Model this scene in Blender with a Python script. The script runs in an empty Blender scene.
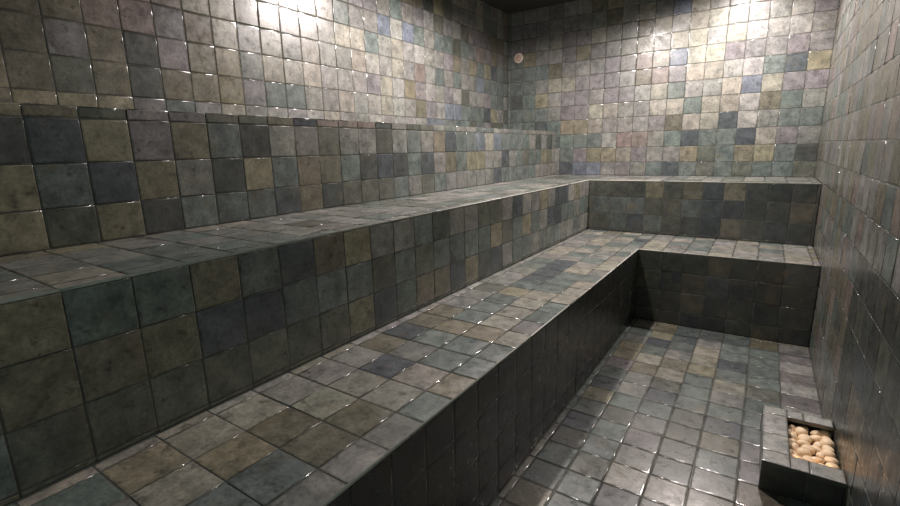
import bpy, bmesh, math, random
from mathutils import Vector, Matrix

T = 0.15                      # one tile, in metres; all lengths below are in tiles
S = bpy.context.scene
COL = S.collection

# ------------------------------------------------------------------ camera
CAM = (17.267, -34.206, 8.790)
YAW, PITCH, ROLL, FPX = -0.592, -0.218, -0.022, 465.823
fw = Vector((math.sin(YAW)*math.cos(PITCH), math.cos(YAW)*math.cos(PITCH), math.sin(PITCH)))
r0 = Vector((math.cos(YAW), -math.sin(YAW), 0)); u0 = r0.cross(fw)
rt = math.cos(ROLL)*r0 + math.sin(ROLL)*u0; up = -math.sin(ROLL)*r0 + math.cos(ROLL)*u0
cd = bpy.data.cameras.new('camera'); cam = bpy.data.objects.new('camera', cd); COL.objects.link(cam)
cd.sensor_width = 36; cd.lens = FPX/900*36; cd.clip_start = 0.02
M = Matrix(((rt.x, up.x, -fw.x), (rt.y, up.y, -fw.y), (rt.z, up.z, -fw.z))).to_4x4()
M.translation = Vector(CAM)*T
cam.matrix_world = M
S.camera = cam

# ------------------------------------------------------------------ world, lights, exposure
S.view_settings.view_transform = 'Standard'; S.view_settings.look = 'None'
S.view_settings.gamma = 1; S.view_settings.use_curve_mapping = False
S.view_settings.exposure = 0.62
w = bpy.data.worlds.new('world'); S.world = w; w.use_nodes = True
w.node_tree.nodes['Background'].inputs[0].default_value = (0.72, 0.88, 0.82, 1)
w.node_tree.nodes['Background'].inputs[1].default_value = 0.24
LIGHT_W = (1.0, 0.905, 0.87)
LAMPS = [   # x, y, watts, spot angle, blend
    (8.1, -13.6, 160, 170, 0.4),
    (15.2, -4.1, 112, 166, 0.8),
]

# ------------------------------------------------------------------ dimensions (tiles)
A, B, C, W = 3.99, 8.24, 12.335, 19.66        # ledge face, upper riser, lower riser, right wall
D1, D2 = 5.04, 9.76                            # depth of the two benches along the far wall
Z1, Z2, Z3, Z4 = 3.685, 6.791, 9.96, 18.67     # seat heights, ledge, ceiling
YN = -37.0                                     # near end of the room

def joints(lo, hi, frac, step=1.0, eps=0.06):
    """joint positions in [lo,hi] lying at frac + n*step, with both ends"""
    n = math.ceil((lo - frac)/step); out = [lo]
    while frac + n*step < hi - eps:
        if frac + n*step > lo + eps: out.append(frac + n*step)
        n += 1
    return out + [hi]

# surfaces: origin, U, V, N, u joints, v joints
X, Y, Z = (1, 0, 0), (0, 1, 0), (0, 0, 1)
NX, NY = (-1, 0, 0), (0, -1, 0)
SURF = {
 'left':   ((0, 0, 0), Y, Z, X,  joints(YN, 0, -0.72), joints(Z3, Z4, 10.68)),
 'back':   ((0, 0, 0), X, Z, NY, joints(0, W, 4.34+1.02*0, 1.02), joints(Z2, Z4, 7.70)),
 'right':  ((W, 0, 0), Y, Z, NX, joints(YN, 0, -0.5), joints(0, Z4, 0.8)),
 'ledge':  ((A, 0, 0), Y, Z, X,  joints(YN, 0, -0.65), joints(Z2, Z3, Z3-0.28)),
 'seat2':  ((0, 0, Z2), X, Y, Z, joints(A, B-0.05, 4.8) + joints(B+0.01, W, 9.3)[0:], joints(YN, 0, -0.8)),
 'riser2': ((B, 0, 0), Y, Z, X,  joints(YN, -D1, -0.77), joints(Z1, Z2-0.05, Z2-1.0)),
 'riser2b':((0, -D1, 0), X, Z, NY, joints(B, W-0.015, 9.55), joints(Z1, Z2-0.05, Z2-1.0)),
 'seat1':  ((0, 0, Z1), X, Y, Z, [B, 8.55, 9.58, 10.58, 11.6, C] + joints(C, W-0.015, 13.4)[1:], joints(YN, -D2, -0.85) + joints(-D2, -D1, -0.85)[1:]),
 'riser1': ((C, 0, 0), Y, Z, X,  joints(YN, -D2, -0.85), joints(0, Z1-0.05, Z1-1.0)),
 'riser1b':((0, -D2, 0), X, Z, NY, joints(C, W-0.015, 13.45, eps=0.2), joints(0, Z1-0.05, Z1-1.0)),
 'floor':  ((0, 0, 0), X, Y, Z, [C, 12.55, 13.52, 14.48, 15.48, 16.45, 17.5, 18.55, W], joints(YN, -D2, -0.98)),
}
SURF['seat2'] = ((0, 0, Z2), X, Y, Z, joints(A, B, 4.8) + joints(B, W-0.015, 9.3)[1:], joints(YN, -D1, -0.8) + joints(-D1, 0, -0.8)[1:])
KEEP = {
 'seat2': lambda u, v: u < B or v > -D1,
 'seat1': lambda u, v: u < C or v > -D2,
}
# tile colours read row by row; a row runs along U, rows run along V from the first joint
MAP = {}
def rows(d, n=40):
    out = []
    for j in range(n):
        s0, s = d.get(j, (0, ''))
        out.append('.'*s0 + s)
    return out
MAP['left'] = rows({
 0: (7, 'nooopgyeyllleyyllllyuugggtgpttgyyt'),
 1: (7, 'ontnknnopggyyeyyelynpluugggboytt'),
 2: (7, 'nnpnkpnoyeeelllpeloplypltyypggyt'),
 3: (8, 'nnrrpneyeyelyelleyrygygyyuggggtt'),
 4: (9, 'nerreennyeeeegyellyypnyogobgtt'),
 5: (12, 'reepyeeegyyulugyggtgprpn'),
 6: (14, 'eepyyeyppygypytpytpppnn'),
})
MAP['ledge'] = rows({
 0: (5, 'notokgggbnktttgytgyyyyybgggggyyyy'),
 1: (5, 'oogboykognngkbkgbyngooyybygtggonyy'),
 2: (5, 'kkbopogkyytyytygynbggueuggggykykyt'),
 3: (5, 'oontppttnbrrrkyttygyyggyyggyyyyyyy'),
})
MAP['seat2'] = rows({5: (0, 'yggyy'), 6: (0, 'nyyee'), 7: (0, 'oyyggg'), 8: (0, 'yygggg'), 9: (0, 'ygygg'), 10: (0, 'eyygg'), 11: (0, 'eyyyg')})
MAP['riser2'] = rows({
 0: (5, 'tttttttttttttttttttttttttttt'),
 1: (5, 'tttttttobgnnbokbyggygggyygyy'),
 2: (5, 'nnnbbgggtgtggggotgogybbggyggg'),
 3: (5, 'oggngbnoyygkyyttybyyoybbyoyy'),
})
MAP['riser2b'] = rows({
 1: (0, 'ttgbgtkbntbkk'), 2: (0, 'tgggttgbbkknk'), 3: (0, 'ttttotnbokkkk'),
})
MAP['riser1b'] = rows({
 0: (0, 'ttbktnknnt'), 1: (0, 'ttoktkttt'), 2: (0, 'tbngbkttt'), 3: (0, 'tttnttgnkk'),
})
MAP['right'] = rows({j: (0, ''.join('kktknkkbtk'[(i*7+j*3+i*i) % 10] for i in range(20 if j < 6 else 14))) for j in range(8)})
MAP['seat1'] = rows({
 5: (0, 'egyegy'), 6: (0, 'eoeggy'), 7: (0, 'eeogy'), 8: (0, 'lennl'), 9: (0, 'lyeny'), 10: (0, 'eyeeg'), 11: (0, 'eybeo'),
 12: (0, 'lnygg'), 13: (0, 'lbggg'), 14: (0, 'lnooe'), 15: (0, 'lngep'), 16: (0, 'lygeg'), 17: (0, 'lygeg'), 18: (0, 'ltoee'),
 19: (0, 'yygge'), 20: (0, 'yybge'), 21: (0, 'yybgg'), 22: (0, 'ygbey'), 23: (0, 'ygbee'), 24: (0, 'yyyge'), 25: (0, 'yegye'),
 26: (0, 'yeeyg'), 27: (0, 'yygey'), 28: (0, 'yygey'), 29: (0, 'ylegyyeyleylel'), 30: (0, 'yyeygyeygylyeol'), 31: (0, 'ygyebyegyeeglpl'),
 32: (0, 'yeygyyyeglyeloll'), 33: (0, 'ygnegeygeyegyll'),
})
MAP['floor'] = rows({
 12: (0, 'eognntyn'), 13: (0, 'eggktnyn'), 14: (0, 'egtenneg'), 15: (0, 'ytgytyng'), 16: (0, 'gbgptgpg'), 17: (0, 'ggtytnpy'),
 18: (0, 'goggtbgy'), 19: (0, 'gbybggge'), 20: (0, 'ggytgygl'), 21: (0, 'gpnegetp'), 22: (0, 'goenoggl'), 23: (0, 'gogyebgp'),
 24: (0, 'gybgeggl'), 25: (0, 'ggobyggp'), 26: (0, 'geogggol'), 27: (0, 'yeogggoe'),
})
MAP['back'] = rows({
 0: (0, 'ggggybuuypygbgtgtggtn'), 1: (0, 'ggggygpooepyyotgoogkg'), 2: (0, 'gggggggglrrygbggbepyy'), 3: (0, 'gggbgooeyyypneebly'+'ggg'),
 4: (0, 'ggggyppeeyyeegeelngyy'), 5: (0, 'gkgoyppyppleglleueppp'), 6: (0, 'gggyeepppynrpeellgboo'), 7: (0, 'ggggnyyypyreueeppyppp'),
 8: (0, 'ggoyypopyyeyeelelllyp'), 9: (0, 'gppyyppeyyneleellllpp'), 10: (0, 'gpppyppynyeyuelyeelppp'), 11: (0, 'gyyppyynoyyyeleelllpp'),
})
# ENDDATA

# ------------------------------------------------------------------ materials
SAT = 0.80
def srgb(r, g, b):
    f = lambda c: (c/255)/12.92 if c/255 <= 0.04045 else ((c/255+0.055)/1.055)**2.4
    return (f(r), f(g), f(b))
PAL = {
 'k': srgb(62, 68, 65), 'b': srgb(62, 72, 78), 'g': srgb(92, 104, 100), 't': srgb(84, 88, 77),
 'n': srgb(104, 99, 81), 'o': srgb(123, 117, 93), 'e': srgb(139, 135, 122), 'y': srgb(120, 120, 115),
 'p': srgb(113, 109, 111), 'l': srgb(135, 134, 130), 'r': srgb(122, 108, 100), 'u': srgb(96, 106, 119),
}
for q, c in PAL.items():
    m_ = sum(c)/3
    PAL[q] = tuple((m_ + (v-m_)*SAT)*0.86 + 0.14*0.145 for v in c)
KEYS = 'kkbbgggggtttnnnnooeeyyyyyppllr'

def mat(name):
    m = bpy.data.materials.new(name); m.use_nodes = True
    nt = m.node_tree; b = nt.nodes['Principled BSDF']
    return m, nt, b

def tile_material(name='slate_tile', rlo=0.22, rhi=0.44):
    m, nt, b = mat(name); N = nt.nodes.new; L = nt.links.new
    col = N('ShaderNodeAttribute'); col.attribute_name = 'tile_color'
    sd = N('ShaderNodeAttribute'); sd.attribute_name = 'tile_seed'
    tc = N('ShaderNodeTexCoord')
    add = N('ShaderNodeVectorMath'); add.operation = 'ADD'
    L(tc.outputs['Object'], add.inputs[0]); L(sd.outputs['Vector'], add.inputs[1])
    def noise(scale, detail, rough):
        n = N('ShaderNodeTexNoise'); n.inputs['Scale'].default_value = scale
        n.inputs['Detail'].default_value = detail; n.inputs['Roughness'].default_value = rough
        L(add.outputs[0], n.inputs['Vector']); return n
    def ramp(src, p0, c0, p1, c1):
        r = N('ShaderNodeValToRGB'); e = r.color_ramp.elements
        e[0].position = p0; e[0].color = (*c0, 1); e[1].position = p1; e[1].color = (*c1, 1)
        L(src, r.inputs[0]); return r
    def mix(kind, fac, a, bb):
        x = N('ShaderNodeMix'); x.data_type = 'RGBA'; x.blend_type = kind
        if isinstance(fac, float): x.inputs[0].default_value = fac
        else: L(fac, x.inputs[0])
        L(a, x.inputs[6]); L(bb, x.inputs[7]); return x.outputs[2]
    cl = ramp(noise(14, 6, 0.62).outputs[0], 0.32, (0.60, 0.62, 0.62), 0.68, (1.40, 1.38, 1.34))
    c1 = mix('MULTIPLY', 1.0, col.outputs['Color'], cl.outputs[0])
    fine = ramp(noise(85, 4, 0.7).outputs[0], 0.32, (0.70, 0.70, 0.70), 0.68, (1.3, 1.3, 1.3))
    c2 = mix('MULTIPLY', 1.0, c1, fine.outputs[0])
    # rusty ochre clouds and dark pits of the slate print
    oc = N('ShaderNodeRGB'); oc.outputs[0].default_value = (*srgb(116, 102, 74), 1)
    of = ramp(noise(9, 5, 0.6).outputs[0], 0.56, (0, 0, 0), 0.74, (0.34, 0.34, 0.34))
    c3 = mix('MIX', of.outputs[0], c2, oc.outputs[0])
    dk = N('ShaderNodeRGB'); dk.outputs[0].default_value = (*srgb(42, 42, 38), 1)
    df = ramp(noise(32, 5, 0.65).outputs[0], 0.57, (0, 0, 0), 0.68, (0.6, 0.6, 0.6))
    c4 = mix('MIX', df.outputs[0], c3, dk.outputs[0])
    L(c4, b.inputs['Base Color'])
    rr = ramp(noise(22, 5, 0.6).outputs[0], 0.3, (rlo,)*3, 0.7, (rhi,)*3)
    L(rr.outputs[0], b.inputs['Roughness'])
    b.inputs['Specular IOR Level'].default_value = 0.8
    bp = N('ShaderNodeBump'); bp.inputs['Strength'].default_value = 0.35; bp.inputs['Distance'].default_value = 0.0012
    L(noise(48, 6, 0.6).outputs[0], bp.inputs['Height']); L(bp.outputs[0], b.inputs['Normal'])
    return m

def plain(name, c, rough=0.5, bump=0.0, scale=60, var=0.15, metal=0.0):
    m, nt, b = mat(name); N = nt.nodes.new; L = nt.links.new
    tc = N('ShaderNodeTexCoord'); n = N('ShaderNodeTexNoise'); n.inputs['Scale'].default_value = scale
    n.inputs['Detail'].default_value = 5; L(tc.outputs['Object'], n.inputs['Vector'])
    r = N('ShaderNodeValToRGB'); e = r.color_ramp.elements
    e[0].position = 0.3; e[1].position = 0.7
    e[0].color = (*[v*(1-var) for v in c], 1); e[1].color = (*[v*(1+var) for v in c], 1)
    L(n.outputs[0], r.inputs[0]); L(r.outputs[0], b.inputs['Base Color'])
    b.inputs['Roughness'].default_value = rough; b.inputs['Metallic'].default_value = metal
    if bump:
        bp = N('ShaderNodeBump'); bp.inputs['Strength'].default_value = bump; bp.inputs['Distance'].default_value = 0.001
        L(n.outputs[0], bp.inputs['Height']); L(bp.outputs[0], b.inputs['Normal'])
    return m

def emit(name, c, s):
    m, nt, b = mat(name)
    b.inputs['Base Color'].default_value = (*c, 1)
    b.inputs['Emission Color'].default_value = (*c, 1); b.inputs['Emission Strength'].default_value = s
    return m

TILE = tile_material()
EDGE = tile_material('wet_tile_edge', 0.08, 0.16)
GROUT = plain('grey_grout', srgb(84, 84, 80), 0.14, 0.4, 90)
TRIM = plain('pale_edge_trim', srgb(172, 170, 160), 0.35, 0.1, 60)
CEIL = plain('dark_ceiling_paint', srgb(58, 54, 52), 0.6, 0.1, 20)
PEBBLE = plain('cream_pebble', srgb(250, 222, 186), 0.5, 0.25, 40, 0.05)
PLASTIC = plain('white_fitting', srgb(238, 220, 206), 0.35, 0.0, 30, 0.04)
INNER = plain('dark_fitting_core', srgb(214, 180, 164), 0.4)
STEEL = plain('brushed_steel', srgb(150, 148, 145), 0.3, 0.0, 30, 0.05, 1.0)

# ------------------------------------------------------------------ object helpers
def empty(name, loc, label, cat, group=None):
    o = bpy.data.objects.new(name, None); COL.objects.link(o); o.location = Vector(loc)*T
    o.empty_display_size = 0.1; o['label'] = label; o['category'] = cat
    if group: o['group'] = group
    return o

def link(name, me, mats, parent=None):
    o = bpy.data.objects.new(name, me); COL.objects.link(o)
    for m in mats: me.materials.append(m)
    if parent is not None:
        o.parent = parent; o.location = -parent.location
    return o

def box_geo(V, F, FM, lo, hi, mi):
    b = len(V)
    for z in (lo[2], hi[2]):
        for y in (lo[1], hi[1]):
            for x in (lo[0], hi[0]): V.append((x*T, y*T, z*T))
    for f in ((0, 2, 3, 1), (4, 5, 7, 6), (0, 1, 5, 4), (2, 6, 7, 3), (0, 4, 6, 2), (1, 3, 7, 5)):
        F.append([b+i for i in f]); FM.append(mi)

GAP, DEP = 0.008, 0.018
def tiled(name, key, parent=None, thick=0.4, rects=None, seed=1, spec=None, keep=None, cmap=None, keys=KEYS, tilt=0.004, join_gap=GAP, dark=1.0):
    """a tiled panel: real raised tiles with worn rounded rims over a grout bed and its backing slab"""
    O, U, Vd, Nn, us, vs = spec or SURF[key]
    O, U, Vd, Nn = map(Vector, (O, U, Vd, Nn))
    keep = keep or KEEP.get(key); cmap = cmap or MAP.get(key)
    rnd = random.Random(seed); V, F, FM, FC, FS = [], [], [], [], []
    flip = U.cross(Vd).dot(Nn) < 0
    rings = [(0.0, -DEP-0.01), (0.002, -0.010), (0.009, -0.0035), (0.020, -0.0006), (0.045, 0.0)]
    for j in range(len(vs)-1):
        for i in range(len(us)-1):
            cu, cv = (us[i]+us[i+1])/2, (vs[j]+vs[j+1])/2
            if keep and not keep(cu, cv): continue
            su, sv = us[i+1]-us[i], vs[j+1]-vs[j]
            ch = None
            if cmap and j < len(cmap) and i < len(cmap[j]) and cmap[j][i] in PAL: ch = cmap[j][i]
            if ch is None: ch = rnd.choice(keys)
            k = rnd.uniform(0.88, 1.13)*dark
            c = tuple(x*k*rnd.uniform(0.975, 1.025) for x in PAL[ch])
            s = (rnd.uniform(0, 40), rnd.uniform(0, 40), rnd.uniform(0, 40))
            tu, tv, dz = rnd.gauss(0, tilt), rnd.gauss(0, tilt), rnd.gauss(0, 0.003)
            cj = [(rnd.gauss(0, 0.004), rnd.gauss(0, 0.004)) for _ in range(4)]
            b = len(V); lim = min(su, sv)
            for ins, d in rings:
                q = join_gap + min(ins, lim*0.3)
                for n, (a, e) in enumerate(((us[i]+q, vs[j]+q), (us[i+1]-q, vs[j]+q), (us[i+1]-q, vs[j+1]-q), (us[i]+q, vs[j+1]-q))):
                    a += cj[n][0]; e += cj[n][1]
                    h = d + dz + (a-cu)*tu + (e-cv)*tv - 0.006
                    V.append(tuple((O + U*a + Vd*e + Nn*h)*T))
            for r in range(len(rings)-1):
                for n in range(4):
                    m = (n+1) % 4
                    F.append([b+4*r+n, b+4*r+m, b+4*r+4+m, b+4*r+4+n])
            F.append([b+4*(len(rings)-1)+n for n in range(4)])
            nf = 4*(len(rings)-1)+1
            if flip:
                for q in range(1, nf+1): F[-q] = F[-q][::-1]
            FM += [1]*8 + [2]*8 + [0]*(nf-16); FC += [c]*nf; FS += [s]*nf
    nt = len(F)
    for (a0, a1, e0, e1) in (rects or [(us[0], us[-1], vs[0], vs[-1])]):
        p = O + U*a0 + Vd*e0 - Nn*DEP; q = O + U*a1 + Vd*e1 - Nn*thick
        box_geo(V, F, FM, [min(p[k], q[k]) for k in range(3)], [max(p[k], q[k]) for k in range(3)], 1)
    me = bpy.data.meshes.new(name); me.from_pydata(V, [], F); me.update()
    ca = me.attributes.new('tile_color', 'FLOAT_COLOR', 'CORNER'); sa = me.attributes.new('tile_seed', 'FLOAT_VECTOR', 'FACE')
    cbuf = []; sbuf = []
    for k, f in enumerate(F):
        c = FC[k] if k < nt else (0.05, 0.05, 0.05)
        cbuf += [c[0], c[1], c[2], 1.0]*len(f)
        sbuf += FS[k] if k < nt else (0, 0, 0)
    ca.data.foreach_set('color', cbuf); sa.data.foreach_set('vector', sbuf)
    me.polygons.foreach_set('material_index', FM)
    me.polygons.foreach_set('use_smooth', [k < nt for k in range(len(F))])
    me.update()
    return link(name, me, [TILE, GROUT, EDGE], parent)

def struct(o): o['kind'] = 'structure'; return o

def trim(name, pts, parent, r=0.03, cap=False):
    """a slim rounded edge strip through pts"""
    V, F = [], []; n = 8
    for k, p in enumerate(pts):
        p = Vector(p)
        d = ((Vector(pts[min(k+1, len(pts)-1)])-p).normalized() + (p-Vector(pts[max(k-1, 0)])).normalized()).normalized()
        s = d.cross(Vector((0, 0, 1))).normalized(); t = Vector((0, 0, 1))
        sc = 1.0 if k in (0, len(pts)-1) else 1/max(0.5, abs(d.dot((Vector(pts[k+1])-p).normalized())))
        for a in range(n):
            th = 2*math.pi*a/n
            V.append(tuple((p + s*math.cos(th)*r*sc + t*math.sin(th)*r)*T))
    for k in range(len(pts)-1):
        for a in range(n):
            F.append([k*n+a, k*n+(a+1) % n, (k+1)*n+(a+1) % n, (k+1)*n+a])
    F.append(list(range(n))[::-1]); F.append([(len(pts)-1)*n+a for a in range(n)])
    me = bpy.data.meshes.new(name); me.from_pydata(V, [], F); me.update()
    me.polygons.foreach_set('use_smooth', [True]*len(F))
    return link(name, me, [TRIM], parent)

def lathe(name, prof, mtl, loc, axis, parent, n=40):
    """revolve (radius, height) profile about axis through loc"""
    ax = Vector(axis).normalized(); s = ax.orthogonal().normalized(); t = ax.cross(s)
    V, F = [], []
    for r, h in prof:
        for a in range(n):
            th = 2*math.pi*a/n
            V.append(tuple((Vector(loc) + ax*h + (s*math.cos(th)+t*math.sin(th))*r)*T))
    for k in range(len(prof)-1):
        for a in range(n):
            F.append([k*n+a, k*n+(a+1) % n, (k+1)*n+(a+1) % n, (k+1)*n+a])
    F.append(list(range(n))[::-1]); F.append([(len(prof)-1)*n+a for a in range(n)])
    me = bpy.data.meshes.new(name); me.from_pydata(V, [], F); me.update()
    bm = bmesh.new(); bm.from_mesh(me); bmesh.ops.recalc_face_normals(bm, faces=bm.faces); bm.to_mesh(me); bm.free()
    me.polygons.foreach_set('use_smooth', [len(f) == 4 for f in F])
    return link(name, me, [mtl], parent)

# ------------------------------------------------------------------ the room
LIGHTK = 'ggyyyyeellnnppkboot'
struct(tiled('wall_left', 'left', thick=0.6, rects=[(YN, 0.6, Z3-0.8, Z4+0.4)], seed=11, keys=LIGHTK))
struct(tiled('wall_back', 'back', thick=0.6, rects=[(-0.6, W+0.6, -0.6, Z4+0.4)], seed=12, keys=LIGHTK))
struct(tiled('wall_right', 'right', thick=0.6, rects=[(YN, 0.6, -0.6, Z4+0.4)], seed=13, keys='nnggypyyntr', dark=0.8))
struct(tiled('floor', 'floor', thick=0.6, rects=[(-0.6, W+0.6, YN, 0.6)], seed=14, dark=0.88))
V, F, FM = [], [], []
box_geo(V, F, FM, (-0.6, YN, Z4), (W+0.6, 0.6, Z4+0.5), 0)
me = bpy.data.meshes.new('ceiling'); me.from_pydata(V, [], F); me.update()
struct(link('ceiling', me, [CEIL]))

# ------------------------------------------------------------------ the three tiers
t = empty('tiled_bench', (B+2, -20, 0), 'lowest grey-green tiled L-shaped step bench, its dark riser standing on the floor', 'bench', 'tiled steam room tiers')
tiled('seat', 'seat1', t, 0.35, [(B-0.02, C-0.04, YN, -D1+0.02), (C-0.04, W-0.02, -D2+0.04, -D1+0.02)], seed=21)
tiled('riser', 'riser1', t, 0.4, [(YN, -D2+0.4, 0, Z1-0.36)], seed=22, keys='kkkkb', dark=0.3)  # dark tile mix, dimmed further: shade painted into the tile colour
tiled('riser', 'riser1b', t, 0.4, [(C-0.03, W-0.02, 0, Z1-0.36)], seed=23, keys='kkbgttnn', dark=0.42)  # tile colour lowered to carry the shade of this unlit face
trim('edge_trim', [(C-0.03, YN, Z1-0.03), (C-0.03, -D2+0.03, Z1-0.03), (W-0.02, -D2+0.03, Z1-0.03)], t)

t = empty('tiled_bench', (A+2, -20, 0), 'middle tiled L-shaped bench wrapping the corner, with glints of light on its seat', 'bench', 'tiled steam room tiers')
tiled('seat', 'seat2', t, 0.35, [(A-0.02, B-0.04, YN, -0.01), (B-0.04, W-0.02, -D1+0.04, -0.01)], seed=24, keys='ggyyyttlyg')
tiled('riser', 'riser2', t, 0.4, [(YN, -D1+0.4, Z1-0.01, Z2-0.36)], seed=25, dark=1.5)  # same tiles as elsewhere, colour raised to stand in for light on this face
tiled('riser', 'riser2b', t, 0.4, [(B-0.03, W-0.02, Z1-0.01, Z2-0.36)], seed=26, keys='kkbbggttn', dark=0.68)  # shade put into the tile colour, countering ambient light from the near end
trim('edge_trim', [(B-0.03, YN, Z2-0.03), (B-0.03, -D1+0.03, Z2-0.03), (W-0.02, -D1+0.03, Z2-0.03)], t)

t = empty('tiled_ledge', (2, -20, 0), 'highest straight tiled ledge along the left wall, forming the backrest of the middle bench', 'ledge', 'tiled steam room tiers')
tiled('front', 'ledge', t, 0.4, [(YN, -0.01, Z2-0.03, Z3-0.2)], seed=27)
tiled('top', None, t, 0.2, [(0.02, A-0.05, YN, -0.02)], seed=28, spec=((0, 0, Z3), X, Y, Z, [0, 1, 2, 3, A], joints(YN, 0, -0.6)))

# ------------------------------------------------------------------ ceiling downlights
GLASS = emit('lit_lens', LIGHT_W, 6)
LL = ['recessed round ceiling downlight over the highest ledge by the left wall',
      'recessed round ceiling downlight close to the back wall',
      'recessed round ceiling downlight over the open floor']
for k, (x, y, wt, ang, bl) in enumerate(LAMPS):
    t = empty('downlight', (x, y, Z4), LL[k], 'lamp', 'ceiling downlights')
    lathe('bezel', [(0.30, 0.0), (0.30, -0.05), (0.36, -0.09), (0.46, -0.05), (0.47, 0.0)], STEEL, (x, y, Z4), (0, 0, 1), t)
    lathe('lens', [(0.295, -0.002), (0.295, -0.03), (0.2, -0.03)], GLASS, (x, y, Z4), (0, 0, 1), t)
    ld = bpy.data.lights.new('spot', 'SPOT'); ld.energy = wt; ld.color = LIGHT_W
    ld.spot_size = math.radians(ang); ld.spot_blend = bl; ld.shadow_soft_size = 0.045
    lo = bpy.data.objects.new('spot', ld); COL.objects.link(lo); lo.parent = t; lo.location = (0, 0, -0.12*T-0.03)

# ------------------------------------------------------------------ round fitting on the back wall
t = empty('wall_fitting', (0.93, 0, 15.42), 'small round pinkish white fitting high on the back wall near the left corner', 'wall fitting')
P = (0.93, 0, 15.42)
lathe('rim', [(0.36, 0.0), (0.37, 0.06), (0.34, 0.11), (0.27, 0.13), (0.23, 0.09)], PLASTIC, P, (0, -1, 0), t)
lathe('centre', [(0.20, 0.09), (0.20, 0.15), (0.15, 0.19), (0.06, 0.20)], INNER, P, (0, -1, 0), t)

# ------------------------------------------------------------------ pebble box by the right wall
BX0, BY0, BY1, BH = 17.96, -21.10, -17.95, 0.86
OX0, OY0, OY1 = 18.56, -20.52, -18.42
t = empty('pebble_box', ((BX0+W)/2, (BY0+BY1)/2, 0), 'low grey tiled box full of pale pebbles on the floor against the right wall', 'box')
BOXK = 'yyy'
tiled('front_panel', None, t, 0.12, seed=31, spec=((0, BY0, 0), X, Z, NY, [BX0, 18.9, W-0.002], [0, BH-0.03]), keys='k', dark=0.5)  # darkest tiles, dimmed: the unlit front's shade is put into the colour
tiled('side_panel', None, t, 0.12, [(BY0+0.12, BY1-0.12, 0, BH-0.12)], seed=32, spec=((BX0, 0, 0), Y, Z, NX, [BY0, -20.1, -19.1, BY1], [0, BH-0.03]), keys='gt')
tiled('back_panel', None, t, 0.12, seed=33, spec=((0, BY1, 0), X, Z, Y, [BX0, 18.9, W-0.002], [0, BH-0.03]), keys='gt')
tiled('top_rim', None, t, 0.12, [(BX0, W-0.02, BY0, OY0), (BX0, W-0.02, OY1, BY1), (BX0, OX0, OY0, OY1)], seed=34, dark=1.3,
      spec=((0, 0, BH), X, Y, Z, [BX0, OX0, 18.95, W-0.02], [BY0, OY0, -19.6, OY1, BY1]),
      keep=lambda u, v: u < OX0 or v < OY0 or v > OY1, keys='l')
V, F, FM = [], [], []
box_geo(V, F, FM, (BX0+0.14, BY0+0.14, 0.01), (W-0.02, BY1-0.14, 0.26), 0)
me = bpy.data.meshes.new('tray'); me.from_pydata(V, [], F); me.update(); link('tray', me, [GROUT], t)
# warm lamp strip tucked under the rim
V, F, FM = [], [], []
box_geo(V, F, FM, (OX0, OY0-0.10, 0.69), (W-0.30, OY0-0.04, 0.72), 0)
me = bpy.data.meshes.new('light_strip'); me.from_pydata(V, [], F); me.update()
ls = link('light_strip', me, [emit('warm_strip', (1.0, 0.58, 0.30), 34)], t)

# pebbles: one mesh per shape, copied
def pebble_mesh(seed):
    rnd = random.Random(seed); bm = bmesh.new()
    bmesh.ops.create_icosphere(bm, subdivisions=3, radius=1)
    ph = [rnd.uniform(0, 6.28) for _ in range(6)]
    for v in bm.verts:
        x, y, z = v.co
        k = 1 + 0.14*math.sin(2.1*x+ph[0])+0.12*math.sin(2.6*y+ph[1])+0.09*math.sin(3.1*z+ph[2])+0.05*math.sin(4*x+3*y+ph[3])
        v.co = Vector((x*1.0, y*rnd_s[seed % 4][0], z*rnd_s[seed % 4][1]))*k
    mx = max(v.co.length for v in bm.verts)
    for v in bm.verts: v.co /= mx
    for f in bm.faces: f.smooth = True
    me = bpy.data.meshes.new('pebble'); bm.to_mesh(me); bm.free(); me.materials.append(PEBBLE); return me
rnd_s = [(0.70, 0.62), (0.86, 0.66), (0.62, 0.60), (0.92, 0.60)]
protos = [pebble_mesh(s) for s in range(8)]
rnd = random.Random(5)
n = 0
ROWN = ['front', 'second', 'third', 'fourth', 'fifth', 'sixth', 'seventh', 'back']
COLN = ['leftmost', 'inner left', 'inner right', 'wall side']
for layer, z in enumerate((0.37, 0.54)):
    for j in range(8):
        for i in range(4):
            x = OX0 - 0.02 + (i + 0.5)*0.282 + (0.03 if j % 2 else -0.03) + rnd.uniform(-0.02, 0.02)
            y = OY0 - 0.04 + (j + 0.5)*0.285 + (0.07 if i % 2 else -0.05) + (0.1 if layer == 0 else 0) + rnd.uniform(-0.02, 0.02)
            r = rnd.uniform(0.15, 0.16) if layer == 0 else rnd.uniform(0.18, 0.205)
            x = min(x, W - 0.02 - r*0.85)
            z = z if layer == 0 else rnd.uniform(0.53, 0.60)
            o = bpy.data.objects.new('pebble', protos[n % 8]); COL.objects.link(o)
            o.location = Vector((x, y, z + rnd.uniform(-0.02, 0.02)))*T
            o.rotation_euler = (rnd.uniform(-0.3, 0.3), rnd.uniform(-0.3, 0.3), rnd.uniform(0, 6.28))
            o.scale = (r*T,)*3
            if layer == 1:
                o['label'] = 'cream pebble atop the pile, %s in the %s row of the box' % (COLN[i], ROWN[j])
            else:
                o['label'] = 'cream pebble buried under the top layer in the tiled box'
            o['category'] = 'pebble'; o['group'] = 'cream pebbles in the tiled box'
            n += 1
